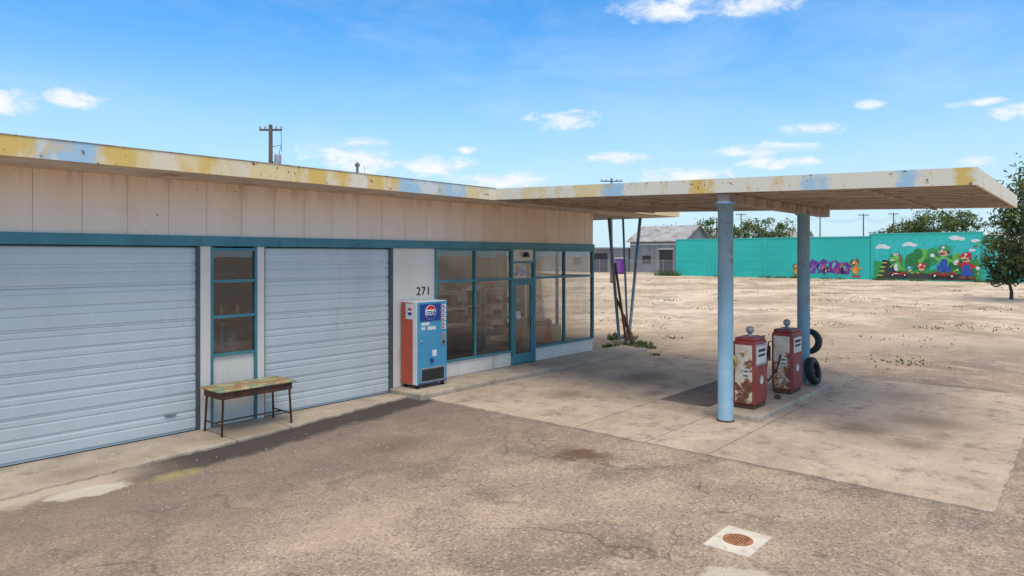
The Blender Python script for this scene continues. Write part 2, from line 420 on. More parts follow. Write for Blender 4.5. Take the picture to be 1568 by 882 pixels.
box('transom_notice', (13.05, W+.005, 2.33), (13.4, W+.012, 2.6), M('notice_paper', (.7, .66, .6), (.35, .3, .4), 9, .8, 0), B)
tube('door_pull', [(13.62, W-.02, 1.0), (13.62, W-.08, 1.02), (13.62, W-.08, 1.28), (13.62, W-.02, 1.3)], .013, STEEL, B, 8)
lathe('entry_lamp', [(.05, 0), (.075, -.05), (.09, -.12), (0, -.12)], (13.28, W-.1, 2.93), BLACK, B, 16)
box('door_sign', (12.99, W-.003, 1.25), (13.18, W+.012, 1.45), M('small_sign', (.7, .1, .07), (.75, .7, .65), 12, .6, 0), B)
# sides and back
box('left_side_wall', (-1.5, W+.152, 0), (-1.35, 19, 4.08), BEIGE, B)
box('back_wall', (-1.5, 19.0, 0), (16.42, 19.15, 4.08), BEIGE, B)
box('right_side_upper', (16.27, W+.152, 3.0), (16.42, 19, 4.08), BEIGE, B)
box('right_side_base', (16.27, W+.152, 0), (16.42, 14.4, .45), WHITE, B)
box('right_side_back', (16.27, 14.4, 0), (16.42, 19, 2.998), BEIGE, B)
boxes('side_mullions', [((16.32, y-.03, .45), (16.41, y+.03, 2.998)) for y in (12.3, 13.4, 14.36)]+[((16.33, W+.16, 2.24), (16.40, 14.33, 2.30))], TEAL, B)
pane('side_pane', (16.36, W+.16, .45), (16.36, 14.36, 2.99), GLASS2, B, 'x')
# interior, with an unseen opening added through ceiling and deck to light the office
SX0, SX1, SY0, SY1 = 10.3, 15.4, 12.6, 14.1
box('interior_partition', (9.2, W+.16, 0), (9.3, 18.9, 3.1), INTW, B)
box('office_back_partition', (9.31, 14.9, .12), (16.26, 15.0, 3.1), INTW, B)
boxes('office_ceiling', [((9.31, W+.16, 3.1), (16.26, SY0, 3.15)), ((9.31, SY1, 3.1), (16.26, 14.88, 3.15)), ((9.31, SY0+.001, 3.1), (SX0, SY1-.001, 3.15)), ((SX1, SY0+.001, 3.1), (16.26, SY1-.001, 3.15))], INTW, B)
boxes('added_light_well', [((SX0-.04, SY0-.04, 3.152), (SX0-.002, SY1+.04, 4.32)), ((SX1+.002, SY0-.04, 3.152), (SX1+.04, SY1+.04, 4.32)), ((SX0, SY0-.04, 3.152), (SX1, SY0-.002, 4.32)), ((SX0, SY1+.002, 3.152), (SX1, SY1+.04, 4.32))], WHITE, B)  # white sides of the added opening, brightening the office
box('office_floor', (9.31, W+.155, .05), (16.26, 14.88, .121), M('office_floor_tiles', (.28, .22, .16), None, 2, .5), B)
box('garage_liner', (2.2, W+.9, .05), (9.1, W+.95, 3.0), DARK, B)
shelf = []
for x0 in (10.0, 12.4, 14.4):
    for z in (.5, .95, 1.4, 1.85): shelf.append(((x0, 13.4, z), (x0+1.8, 13.9, z+.03)))
    for x in (x0, x0+1.77): shelf.append(((x, 13.4, .12), (x+.03, 13.9, 2.0)))
boxes('shelving', shelf, STEEL, B)
goods = []
for x0 in (10.0, 12.4, 14.4):
    for z in (.53, .98, 1.43, 1.88):
        x = x0+.05
        while x < x0+1.6:
            w_ = rnd.uniform(.08, .3)
            if rnd.random() < .75: goods.append(((x, 13.45, z), (x+w_, 13.8, z+rnd.uniform(.1, .33))))
            x += w_+rnd.uniform(.02, .15)
for nm, cc, k in (('goods_white', (.42, .40, .36), 0), ('goods_brown', (.2, .11, .07), 1), ('goods_red', (.3, .05, .035), 2), ('goods_grey', (.15, .17, .2), 3), ('goods_tan', (.33, .23, .14), 4)):
    boxes(nm, goods[k::5], M(nm, cc, None, 5, .7, 0), B)
box('counter_body', (11.1, 12.2, .12), (12.6, 12.7, 1.05), M('counter_wood', (.28, .14, .07), None, 3, .6), B, .01)
box('counter_top', (11.05, 12.15, 1.05), (12.65, 12.75, 1.09), M('counter_laminate', (.5, .45, .38), None, 3, .5), B, .01)
box('low_cabinet', (14.1, 11.8, .12), (15.9, 12.3, .85), M('cabinet_wood', (.80, .52, .28), (.66, .4, .21), 3, .6), B, .01)
boxes('cabinet_doors', [((14.13+i*.44, 11.785, .2), (14.53+i*.44, 11.798, .8)) for i in range(4)], M('cabinet_door_wood', (.84, .60, .35), None, 3, .6), B, .004)
boxes('crates', [((14.2, 11.85, .851), (14.6, 12.2, 1.15)), ((15.1, 11.9, .851), (15.6, 12.2, 1.0))], M('crate_card', (.6, .45, .3), None, 5), B, .01)
lathe('traffic_cone_body', [(.17, 0), (.17, .02), (.13, .03), (.025, .62), (0, .62)], (14.9, 11.5, .5), M('cone_orange', (.85, .13, .03), None, 4, .5), B, 20)
box('cone_stand', (14.65, 11.3, .12), (15.15, 11.7, .5), INTW, B, .01)
tubes('chair_frame', [([(13.9, 11.9, .125), (13.9, 11.9, 1.0)], .015), ([(14.05, 11.9, .125), (14.05, 11.9, .55)], .015)], RUST, B)
boxes('roof_deck', [((-1.45, 9.99, 4.06), (19.56, SY0-.042, 4.27)), ((-1.45, SY1+.042, 4.06), (19.56, 19.5, 4.27)), ((-1.45, SY0-.041, 4.06), (SX0-.042, SY1+.041, 4.27)), ((SX1+.042, SY0-.041, 4.06), (19.56, SY1+.041, 4.27))], ROOF, B)
box('eave_soffit', (-1.45, 9.995, 4.045), (19.55, 11.045, 4.058), SOFFIT, B)
box('front_fascia', (-1.5, 9.95, 4.05), (11.035, 9.988, 4.30), FAS1, B)
box('front_fascia_far', (16.93, 9.95, 4.05), (19.6, 9.988, 4.30), FAS1, B)
box('left_fascia', (-1.5, 9.99, 4.05), (-1.46, 19.54, 4.30), FAS1, B)
box('right_fascia', (19.565, 9.99, 4.05), (19.6, 19.54, 4.30), FAS1, B)
box('roof_edge_flashing', (-1.52, 9.94, 4.302), (11.03, 10.05, 4.312), M('flashing', (.6, .52, .4), (.35, .22, .12), 5, .6, .1, (.15, .06, .03), .4), B)
box('vent_stack', (7.85, 14, 4.27), (8.0, 14.15, 4.6), STEEL, B)
cu = bpy.data.curves.new('number', 'FONT'); cu.body = '271'; cu.size = .25; cu.extrude = .006; cu.space_character = 1.12
num = bpy.data.objects.new('house_number', cu); num.location = (9.71, W-.008, 2.0); num.rotation_euler = (R(90), 0, 0)
cu.materials.append(BLACK); scene.collection.objects.link(num); num.parent = B; num.matrix_parent_inverse = Matrix.Translation(-B.location)

# ------------------------------------------------------------------ canopy
C = empty('fuel_canopy', (14, 5, 0))
zs = lambda x, y: (y-1.24)*.02985
X0, X1, Y0, Y1 = 11.04, 16.9, 1.24, 9.948
box('canopy_fascia_near', (X0, Y0, 3.80), (X0+.04, Y1+.03, 4.04), FAS2, C, 0, zs)
box('canopy_fascia_far', (X1-.04, Y0, 3.80), (X1, Y1, 4.04), FAS2, C, 0, zs)
box('canopy_fascia_end', (X0+.042, Y0, 3.80), (X1-.042, Y0+.04, 4.04), FAS2, C, 0, zs)
box('canopy_deck', (X0+.042, Y0+.042, 3.86), (X1-.042, Y1+.02, 4.0), [ROOF], C, 0, zs)
box('canopy_ceiling', (X0+.042, Y0+.042, 3.835), (X1-.042, Y1+.02, 3.858), UNDER, C, 0, zs)
bt = []
x = X0+.12
while x < X1-.3:
    bt.append(((x, Y0+.06, 3.795), (x+.16, Y1, 3.833))); x += .37
boxes('ceiling_boards', bt, UNDER, C, .004, zs)
boxes('ceiling_purlins', [((X0+.05, y, 3.765), (X1-.05, y+.06, 3.794)) for y in (2.6, 7.2, 9.3)], UNDER, C, 0, zs)
box('cross_beam', (X0+.06, 4.73, 3.735), (X1-.1, 4.93, 3.90), UNDER, C, .01)
for nm, px in (('canopy_post', 11.2), ('canopy_post_far', 15.25)):
    lathe(nm, [(.128, .0), (.128, 3.70), (.17, 3.70), (.17, 3.733)], (px, 4.83, .02), POLEBLUE, C, 32)
    lathe(nm+'_footing', [(.15, 0), (.15, .02), (.13, .03)], (px, 4.83, .03), RUST, C, 24)

# pump island
isl = empty('pump_island', (13.5, 4.8, 0))
box('island_kerb', (11.42, 4.33, -.02), (15.7, 5.33, .13), APRON, isl, .03, seg=3)

PR = M('pump_red_paint', (.34, .045, .035), (.25, .035, .03), 3, .5, .1, (.18, .08, .055), .35)
def pump_cream():
    m, t, b = newmat('pump_cream_rusted'); p = t.pos(); s = t.sep(p)
    n = t.noise(p, 5, 6, .7, .6)
    v = t.math('SUBTRACT', n, t.math('MULTIPLY', t.math('SUBTRACT', s[2], .75), .22))
    c = t.mix(t.sm(t.noise(p, 3, 3), .4, .6), (.76, .66, .52), (.66, .56, .42))
    c = t.mix(t.sm(v, .48, .54), c, (.45, .22, .10)); c = t.mix(t.sm(v, .52, .59), c, (.18, .07, .04))
    t.link(c, b.inputs['Base Color']); b.inputs['Roughness'].default_value = .6; return m
PWm = pump_cream()
PFm = M('pump_white_panel', (.78, .75, .69), (.66, .63, .56), 5, .5, .05, (.35, .15, .08), .1)
def pump(x, y, rusty):
    e = empty('fuel_pump', (x, y, .13)); hx, hy = .30, .20; z = .13
    box('plinth', (x-hx+.02, y-hy+.02, z), (x+hx-.02, y+hy-.02, z+.07), RUST, e, .01)
    box('body', (x-hx, y-hy, z+.07), (x+hx, y+hy, z+1.20), PR, e, .035, seg=3)
    box('top_cap', (x-hx+.03, y-hy+.02, z+1.19), (x+hx-.03, y+hy-.02, z+1.26), PR, e, .03, seg=3)
    for sgn in (-1, 1):
        a, b_ = sorted((x+sgn*(hx-.002), x+sgn*(hx+.008)))
        box('side_skin', (a, y-hy+.045, z+.10), (b_, y+hy-.045, z+1.13), PWm, e, .004)
        a, b_ = sorted((y+sgn*(hy-.002), y+sgn*(hy+.008)))
        box('lower_door', (x-hx+.04, a, z+.12), (x+hx-.04, b_, z+.70), PR, e, .004)
        box('dial_bezel', (x-hx+.04, a, z+.76), (x+hx-.04, b_, z+1.14), STEEL if not rusty else PR, e, .006)
        a, b_ = sorted((y+sgn*(hy+.008), y+sgn*(hy+.012)))
        box('dial_face', (x-hx+.08, a, z+.80), (x+hx-.08, b_, z+1.10), PFm, e)
        a, b_ = sorted((y+sgn*(hy+.012), y+sgn*(hy+.016)))
        boxes('dial_digits', [((x-.16, a, z+1.0), (x+.16, b_, z+1.05)), ((x-.16, a, z+.92), (x+.16, b_, z+.96))], BLACK, e)
        a, b_ = sorted((y+sgn*(hy+.008), y+sgn*(hy+.011)))
        lathe('round_badge', [(.08, a-y), (.08, b_-y), (0, b_-y)], (x, y, z+.5), PFm, e, 20, 'y')
    box('side_label', (x-hx-.012, y-.11, z+.55), (x-hx-.0085, y+.02, z+.72), PFm, e)
    boxes('side_label_print', [((x-hx-.015, y-.09, z+.58), (x-hx-.0125, y+.0, z+.60)), ((x-hx-.015, y-.09, z+.66), (x-hx-.0125, y+.0, z+.68))], BLACK, e)
    lathe('light_stem', [(.05, 0), (.04, .03), (.03, .06), (.055, .065), (.07, .10), (.07, .13), (.05, .17), (.0, .185)], (x, y, z+1.26), STEEL, e, 20)
    hs = [(x-hx+.06, y+hy+.03, z+1.0)]
    for i in range(13):
        a = i/12
        hs.append((x-hx-.02+.12*math.sin(a*3.14), y+hy+.05+.10*math.sin(a*math.pi), z+1.0-.75*math.sin(a*math.pi)*(1 if a < .5 else .9)))
    tube('hose', hs, .016, BLACK, e, 8)
    boxes('nozzle', [((x-hx-.02, y+hy+.02, z+.62), (x-hx+.02, y+hy+.06, z+.92))], BLACK, e, .01)
    return e
p1 = pump(12.15, 4.78, False); p2 = pump(13.95, 4.74, True)
lathe('hose_ring', [(.13, -.03), (.16, -.02), (.16, .02), (.13, .03), (.09, .02), (.09, -.02), (.13, -.03)], (11.78, 5.03, .95), M('yellow_reel', (.62, .45, .07), (.2, .15, .05), 8, .6), p1, 24, 'x')
tube('link_hose', [(12.45, 4.7, .95), (12.7, 4.75, .62), (13.1, 4.8, .45), (13.5, 4.78, .62), (13.66, 4.76, .9)], .017, BLACK, p1, 8)
lathe('pipe_stub', [(.06, 0), (.06, .06), (.03, .08), (.0, .08)], (13.1, 4.62, .13), RUST, isl, 16)

def tyre(c, r, axis, tilt=0, name='car_tyre', hub=False):
    e = empty(name, c); w = .09
    pr = [(r*.58, -w*.8), (r*.75, -w), (r*.93, -w*.85), (r, -w*.5), (r, w*.5), (r*.93, w*.85), (r*.75, w), (r*.58, w*.8), (r*.56, 0), (r*.58, -w*.8)]
    n = 32; vs = []; fs = []
    rot = Matrix.Rotation(tilt, 3, 'X') if axis == 'y' else Matrix.Rotation(tilt, 3, 'Y')
    def put(q, h, a):
        v = Vector((q*math.cos(a), h, q*math.sin(a))) if axis == 'y' else Vector((h, q*math.cos(a), q*math.sin(a)))
        return rot @ v+Vector(c)
    for q, h in pr:
        for k in range(n): vs.append(put(q, h, 2*math.pi*k/n))
    for i in range(len(pr)-1):
        for k in range(n): fs.append((i*n+k, i*n+(k+1) % n, (i+1)*n+(k+1) % n, (i+1)*n+k))
    mesh('tread', vs, fs, BLACK, e, smooth=True)
    if hub:
        vs = []
        for q, h in ((r*.57, .03), (r*.3, .0), (r*.12, -.03)):
            for k in range(n): vs.append(put(q, h, 2*math.pi*k/n))
        fs = [(i*n+k, i*n+(k+1) % n, (i+1)*n+(k+1) % n, (i+1)*n+k) for i in range(2) for k in range(n)]+[tuple(range(2*n, 3*n))]
        mesh('rim', vs, fs, RUST, e)
    return e
ty = tyre((15.47, 4.80, .98), .28, 'x', .1)
tube('hanging_strap', [(15.45, 4.80, 1.22), (15.40, 4.80, 1.45), (15.25, 4.69, 1.5)], .012, BLACK, ty, 6)
tyre((15.0, 4.56, .425), .285, 'y', -.22, hub=True)

# ------------------------------------------------------------------ vending machine
V = empty('soda_vending_machine', (9.66, 10.74, .12))
VB = M('vending_blue', (.06, .31, .50), (.08, .35, .55), 2, .4, .03, (.14, .24, .32), .1)
VR = M('vending_red', (.64, .12, .05), (.56, .10, .045), 2, .45, .03)
VW = M('vending_white', (.84, .82, .79), (.76, .74, .71), 3, .5, .03, (.45, .36, .27), .1)
VDB = M('logo_navy', (.02, .06, .28), None, 3, .4, 0); VRED = M('logo_red', (.70, .03, .03), None, 3, .4, 0)
x0, x1, y0, y1, z0, z1 = 9.25, 10.08, 10.48, 11.0, .14, 1.90
box('cabinet', (x0, y0+.03, z0+.06), (x1, y1, z1), VW, V, .012)
boxes('feet', [((x, y, .12), (x+.06, y+.06, z0+.062)) for x in (x0+.03, x1-.09) for y in (y0+.06, y1-.1)], BLACK, V)
box('side_red', (x0-.005, y0+.15, z0+.07), (x0-.001, y1-.01, z1-.02), VR, V)
box('side_white_panel', (x0-.009, y0+.10, z1-.36), (x0-.006, y1-.16, z1-.04), VW, V)
lathe('side_logo', [(.075, 0), (.075, -.003), (0, -.003)], (x0-.0095, (y0+y1)/2-.03, z1-.2), VRED, V, 24, 'x')
box('side_logo_band', (x0-.016, (y0+y1)/2-.11, z1-.22), (x0-.013, (y0+y1)/2+.05, z1-.18), VW, V)
box('side_logo_low', (x0-.017, (y0+y1)/2-.08, z1-.275), (x0-.013, (y0+y1)/2+.02, z1-.225), VDB, V)
box('front_door', (x0+.01, y0, z0+.07), (x1-.01, y0+.028, z1-.01), VB, V, .012)
box('front_top_frame', (x0+.06, y0-.012, z1-.40), (x1-.2, y0-.001, z1-.05), VDB, V, .004)
fx, fz = x0+.345, z1-.225
lathe('front_logo_disc', [(.15, 0), (.15, -.004), (0, -.004)], (fx, y0-.0125, fz), VW, V, 32, 'y')
def seg(name, a0, a1, mat):
    n = 12; pts = [(fx+.142*math.cos(a0+(a1-a0)*i/n), y0-.0185, fz+.142*math.sin(a0+(a1-a0)*i/n)) for i in range(n+1)]
    mesh(name, pts, [tuple(range(n+1))], mat, V)
seg('front_logo_red', R(24), R(156), VRED); seg('front_logo_navy', R(204), R(336), VDB)
cu = bpy.data.curves.new('logo', 'FONT'); cu.body = 'COLA'; cu.size = .095; cu.extrude = .002; cu.offset = .003; cu.align_x = 'CENTER'
lt = bpy.data.objects.new('logo_lettering', cu); lt.location = (fx, y0-.0205, fz-.033); lt.rotation_euler = (R(90), 0, 0); cu.materials.append(VDB)
scene.collection.objects.link(lt); lt.parent = V; lt.matrix_parent_inverse = Matrix.Translation(-V.location)
boxes('selection_buttons', [((x1-.165, y0-.012, z1-.15-i*.09), (x1-.05, y0-.001, z1-.08-i*.09)) for i in range(6)], VW, V, .004)
boxes('button_labels', [((x1-.155, y0-.015, z1-.135-i*.09), (x1-.10, y0-.0125, z1-.095-i*.09)) for i in range(6)], VRED, V)
boxes('small_stickers', [((x0+.1, y0-.004, z1-.49), (x0+.32, y0-.001, z1-.43)), ((x0+.1, y0-.004, z1-.58), (x0+.2, y0-.001, z1-.52)), ((x0+.27, y0-.004, z1-.59), (x0+.5, y0-.001, z1-.52))], VW, V)
box('coin_plate', (x1-.18, y0-.014, z1-.93), (x1-.05, y0-.001, z1-.66), STEEL, V, .004)
boxes('coin_slots', [((x1-.13, y0-.018, z1-.76), (x1-.12, y0-.0145, z1-.70)), ((x1-.15, y0-.018, z1-.90), (x1-.08, y0-.0145, z1-.84))], BLACK, V)
lathe('key_lock', [(.025, 0), (.025, -.02), (0, -.02)], (x0+.1, y0-.001, z0+.95), STEEL, V, 16, 'y')
box('white_notice', (x0+.40, y0-.005, z0+.62), (x0+.52, y0-.001, z0+.75), VW, V)
box('delivery_frame', (x0+.07, y0-.014, z0+.10), (x1-.08, y0-.001, z0+.40), STEEL, V, .006)
box('delivery_opening', (x0+.10, y0-.018, z0+.13), (x1-.11, y0-.0145, z0+.37), BLACK, V)
box('kick_panel', (x0+.03, y0-.006, z0+.075), (x1-.03, y0-.001, z0+.095), VDB, V)
box('bottle_opener', (x0+.34, y0-.03, z0+.50), (x0+.42, y0-.001, z0+.58), VDB, V, .004)

# ------------------------------------------------------------------ old table
T = empty('old_table', (5.7, 10.6, 0))
def tabletop():
    m, t, b = newmat('peeling_table_top'); p = t.pos()
    n1 = t.noise(p, 4, 5, .65, .5); n2 = t.noise(p, 6.5, 5, .7, .3); n3 = t.noise(t.scale(p, (1, 1.6, 1)), 2.4, 4, .6)
    c = t.mix(t.sm(n1, .42, .58), (.50, .38, .15), (.29, .32, .14))
    c = t.mix(t.sm(n2, .50, .58), c, (.17, .28, .18)); c = t.mix(t.sm(n3, .50, .58), c, (.40, .17, .07)); c = t.mix(t.sm(n2, .42, .36), c, (.62, .58, .41))
    t.link(c, b.inputs['Base Color']); b.inputs['Roughness'].default_value = .6; return m
box('top', (5.02, 10.25, .72), (6.36, 10.92, .75), tabletop(), T, .012)
boxes('apron_frame', [((5.08, 10.30, .60), (6.30, 10.33, .718)), ((5.08, 10.86, .60), (6.30, 10.89, .718)), ((5.08, 10.332, .60), (5.11, 10.858, .718)), ((6.27, 10.332, .60), (6.30, 10.858, .718))], RUST, T, .003)
lg = []
for x, dx in ((5.12, -.03), (6.26, .03)):
    for y, dy in ((10.33, -.02), (10.86, .02)): lg.append(([(x, y, .70), (x+dx, y+dy, .03)], .018))
lg += [([(5.1, 10.32, .2), (5.1, 10.87, .2)], .013), ([(6.28, 10.32, .2), (6.28, 10.87, .2)], .013), ([(5.1, 10.6, .2), (6.28, 10.6, .2)], .013)]
tubes('legs', lg, RUST, T)

# ------------------------------------------------------------------ leaning pipe supports at far corner
P = empty('leaning_pipe_supports', (19.2, 11.7, 0))
BLP = M('pipe_blue_paint', (.16, .29, .36), (.26, .38, .42), 5, .6, .2, (.2, .09, .05), .4)
tubes('pipes', [([(19.15, 11.85, 0), (18.75, 12.0, 4.05)], .05), ([(19.3, 11.6, 0), (19.35, 11.2, 4.05)], .05), ([(19.5, 11.75, 0), (19.2, 11.75, 4.05)], .035)], BLP, P, 12)
boxes('footing', [((18.95, 11.4, .0), (19.6, 12.0, .08))], APRON, P)
tubes('scrap_boards', [([(19.0, 11.5, 0), (18.95, 11.9, 2.6)], .045), ([(19.35, 11.4, 0), (19.0, 11.9, 1.5)], .04), ([(19.1, 11.3, 0.02), (19.3, 11.8, .9)], .06)], RUST, P, 5)

# ------------------------------------------------------------------ vegetation
LEAF = [M('leaf_dark', (.045, .075, .02), None, 1, .7, 0), M('leaf_mid', (.08, .13, .03), None, 1, .7, 0), M('leaf_light', (.15, .20, .05), None, 1, .7, 0)]
def tree(x, y, h, r, z0, seed, clumps=34, per=90, leaf=.3, name='tree', sparse=1.):
    q = random.Random(seed); e = empty(name, (x, y, 0)); tb = []
    zc = (z0+h)/2; hz = (h-z0)/2; tr = max(.12, r*.07)
    fork = z0+hz*.25
    tb.append(([(x, y, 0), (x+.1, y, fork*.5), (x, y+.1, fork)], [tr, tr*.8, tr*.65]))
    cs = []
    for i in range(clumps):
        while True:
            v = Vector((q.uniform(-1, 1), q.uniform(-1, 1), q.uniform(-1, 1)))
            if .25 < v.length < 1: break
        v = v*(.8+.3*q.random())
        c = Vector((x+v.x*r*.82, y+v.y*r*.82, zc+v.z*hz*.82)); cs.append((c, v))
        if i % 3 == 0:
            m_ = Vector((x, y, fork)).lerp(c, .5)+Vector((0, 0, -hz*.08))
            tb.append(([(x, y, fork), m_, c], [tr*.45, tr*.25, tr*.06]))
    tubes('trunk_and_limbs', tb, BARK, e, 7)
    vs = []; fs = []; mi = []
    for c, v in cs:
        cr = r*q.uniform(.18, .38)
        base = 2 if v.z > .3 else (1 if v.z > -.25 else 0)
        for k in range(int(per*sparse)):
            d = Vector((q.gauss(0, 1), q.gauss(0, 1), q.gauss(0, .7)))*cr*.55
            p = c+d; a = Vector((q.gauss(0, 1), q.gauss(0, 1), q.gauss(0, 1))).normalized()
            b = a.cross(Vector((q.gauss(0, 1), q.gauss(0, 1), q.gauss(0, 1)))).normalized()
            l = leaf*q.uniform(.5, 1.2); n = len(vs)
            vs += [p-a*l, p+b*l*.45, p+a*l, p-b*l*.45]; fs.append((n, n+1, n+2, n+3))
            mi.append(max(0, min(2, base+q.choice((-1, 0, 0, 1)))))
    mesh('foliage', vs, fs, LEAF, e, mi)
    return e
tree(51.5, 2.7, 9.3, 2.8, 1.8, 3, 50, 110, .17)
tree(54.5, 4.3, 5.4, 1.8, .4, 13, 30, 100, .17)
tree(122.5, 56.8, 10.6, 3.2, 2, 4, per=60); tree(123.7, 47.9, 10.8, 4.3, 2, 5, 44, per=60); tree(128, 44, 9.8, 3.3, 2, 25, 30, per=60)
tree(126, 53.4, 9, 2.6, 2, 15, per=60)
tree(139, 22, 12.2, 5, 2, 6, 50, per=60); tree(133, 17.2, 11.6, 3.6, 2, 8, 40, per=60); tree(141, 28, 10.2, 4, 2, 9, 40, per=60); tree(136, 24, 10.6, 3.4, 2, 29, 36, per=60)
tree(134, 12.6, 11, 2.8, 3, 10, 20, 40, .2, 'tree', .5)
tree(150, 75, 9.5, 5, 2, 16, per=50); tree(160, 34, 8, 4.6, 2, 17, per=50)
tree(122, 6, 9, 3.4, 2, 19, per=50); tree(128, 68, 9.6, 3.6, 2, 39, per=50)
def weeds(name, spots, seed, wk=1.):
    q = random.Random(seed); vs = []; fs = []; mi = []
    for (x, y, r, n, h) in spots:
        for i in range(n):
            a = q.uniform(0, 6.28); d = r*math.sqrt(q.random()); bx, by = x+d*math.cos(a), y+d*math.sin(a)
            hh = h*q.uniform(.3, 1); w_ = (.012+.02*q.random())*wk; an = q.uniform(0, 6.28); lx, ly = q.gauss(0, hh*.4), q.gauss(0, hh*.4)
            k = len(vs); vs += [(bx-w_*math.cos(an), by-w_*math.sin(an), 0), (bx+w_*math.cos(an), by+w_*math.sin(an), 0), (bx+lx, by+ly, hh)]
            fs.append((k, k+1, k+2)); mi.append(q.choice((0, 1, 1, 2)))
    return mesh(name, vs, fs, LEAF, None, mi)
sp = [(18.6, 10.6, .35, 120, .10), (19.2, 11.2, .5, 160, .14), (18.1, 11.5, .3, 100, .14), (19.9, 12.2, .5, 150, .16), (17.4, 9.6, .15, 40, .07), (20.5, 12.6, .6, 80, .2)]
q = random.Random(5)
for i in range(170):
    sp.append((q.uniform(20, 82), q.uniform(2, 42), q.uniform(.3, 2.0), 30, .08))
weeds('weeds', sp, 3, 1.5)
weeds('fence_line_weeds', [(86.9-q.uniform(0, .8), q.uniform(6, 48), .7, 60, .5) for i in range(26)]+[(86.5, 44.5+i*.5, .8, 130, 1.0) for i in range(6)], 4)
# loose gravel on the forecourt and lot
def gravel():
    q = random.Random(21); vs = []; fs = []
    for i in range(2600):
        if i % 2: x, y = q.uniform(2, 9), q.uniform(1, 9.6)
        else: x, y = q.uniform(17.5, 45), q.uniform(0, 18)
        r = q.uniform(.004, .013)*(1 if i % 2 else 2.0); k = len(vs); n = 5; o = q.uniform(0, 6)
        for j in range(n): vs.append((x+r*math.cos(o+j*1.257)*q.uniform(.8, 1.3), y+r*math.sin(o+j*1.257)*q.uniform(.8, 1.3), 0))
        vs.append((x, y, r*.9))
        for j in range(n): fs.append((k+j, k+(j+1) % n, k+n))
    return mesh('loose_gravel', vs, fs, M('gravel_stone', (.5, .42, .33), (.28, .22, .18), 30, .9, 0))
gravel()

# ------------------------------------------------------------------ mural wall
MW = empty('mural_wall', (88, 25, 0))
TQ = M('turquoise_block_paint', (.035, .56, .47), (.03, .50, .42), .15, .8, .1, (.06, .52, .46), .1)
box('long_wall', (88, 20.3, 0), (88.3, 45.2, 5.0), TQ, MW)
box('tall_wall', (87.9, 9.4, 0), (88.3, 20.25, 5.3), TQ, MW)
boxes('coping', [((87.93, 20.31, 5.0), (88.36, 45.3, 5.12)), ((87.85, 9.35, 5.3), (88.36, 20.3, 5.4))], M('coping_paint', (.1, .55, .5), None, 3), MW)
boxes('wall_pilasters', [((87.94, y, 0), (87.999, y+.4, 4.99)) for y in (32.5, 40)], TQ, MW)
boxes('block_course_lines', [((87.992, 29.4, z), (87.999, 45.1, z+.03)) for z in (1.0, 2.0, 3.0, 4.0)], M('mortar_turquoise', (.03, .42, .36), None, 2, .9, 0), MW)
box('end_return', (88.31, 45.0, 0), (110, 45.2, 5.0), TQ, MW)
box('low_wall', (87.9, -2, 0), (88.1, 9.38, 1.1), TQ, MW)
box('low_wall_pillar', (87.8, 8.2, 1.1), (88.15, 9.38, 5.0), TQ, MW)
cm = {}
def CM(c):
    k = tuple(c)
    if k not in cm: cm[k] = M('mural_paint_%d' % len(cm), c, None, 2, .8, 0)
    return cm[k]
layer = [0]
def mpoly(pts, col, name='painted_shape', Yb=19.96, X=87.9):
    layer[0] += 1; xx = X-.004-.0025*layer[0]
    mesh(name, [(xx, Yb-a, z) for a, z in pts], [tuple(range(len(pts)))], CM(col), MW)
def disc(a, z, ra, rz, col, n=20, rot=0, **k):
    mpoly([(a+ra*math.cos(t)*math.cos(rot)-rz*math.sin(t)*math.sin(rot), z+ra*math.cos(t)*math.sin(rot)+rz*math.sin(t)*math.cos(rot)) for t in [2*math.pi*i/n for i in range(n)]], col, **k)
DG = (.03, .22, .06); LG = (.16, .50, .10); GR = (.05, .33, .09); RD = (.58, .03, .03); BU = (.03, .10, .42); SK = (.72, .42, .25); WH = (.78, .78, .76); BK = (.02, .02, .02); BR = (.2, .07, .03); YE = (.72, .52, .05); CY = (.045, .55, .50)
mpoly([(.1, 0.1), (10.4, 0.1), (10.4, 4.9), (8, 5.1), (4, 4.7), (.1, 4.6)], CY, 'painted_sky')
for a, z, r in ((.9, 3.9, .5), (1.4, 3.75, .35), (.5, 3.75, .3), (3.6, 4.15, .45), (4.1, 4.0, .35), (3.2, 4.0, .28), (8.0, 4.75, .5), (8.6, 4.65, .4), (9.9, 4.4, .4), (9.6, 3.4, .3)): disc(a, z, r, r*.5, WH)
for a, z, ra, rz, c in ((2.3, 2.0, .8, 1.2, GR), (5, 2.4, 1.0, 1.2, LG), (3.9, 1.9, .7, 1.2, DG), (5.9, 2.7, .55, 1.0, GR), (4.5, 3.0, .5, .6, DG), (7.9, 1.8, .8, 1.1, DG), (8.2, 2.6, .4, .5, LG), (9.9, 1.6, .5, .9, GR), (5.4, 1.9, .4, .6, DG)): disc(a, z, ra, rz, c)
mpoly([(.1, .1), (10.4, .1), (10.4, 1.1), (7, 1.3), (4, 1.2), (2.2, 1.8), (.1, 2.2)], GR, 'painted_grass')
mpoly([(.2, .15), (10.3, .15), (8.5, .8), (5, .85), (3, .8), (1.4, 2.3), (.9, 2.3), (1.2, 1.0)], (.06, .06, .06), 'painted_track')
for i in range(9): mpoly([(.35+i*.08, .25+i*.24), (.9+i*.07, .25+i*.24), (.95+i*.065, .37+i*.24), (.42+i*.075, .37+i*.24)], YE if i % 2 else BK)
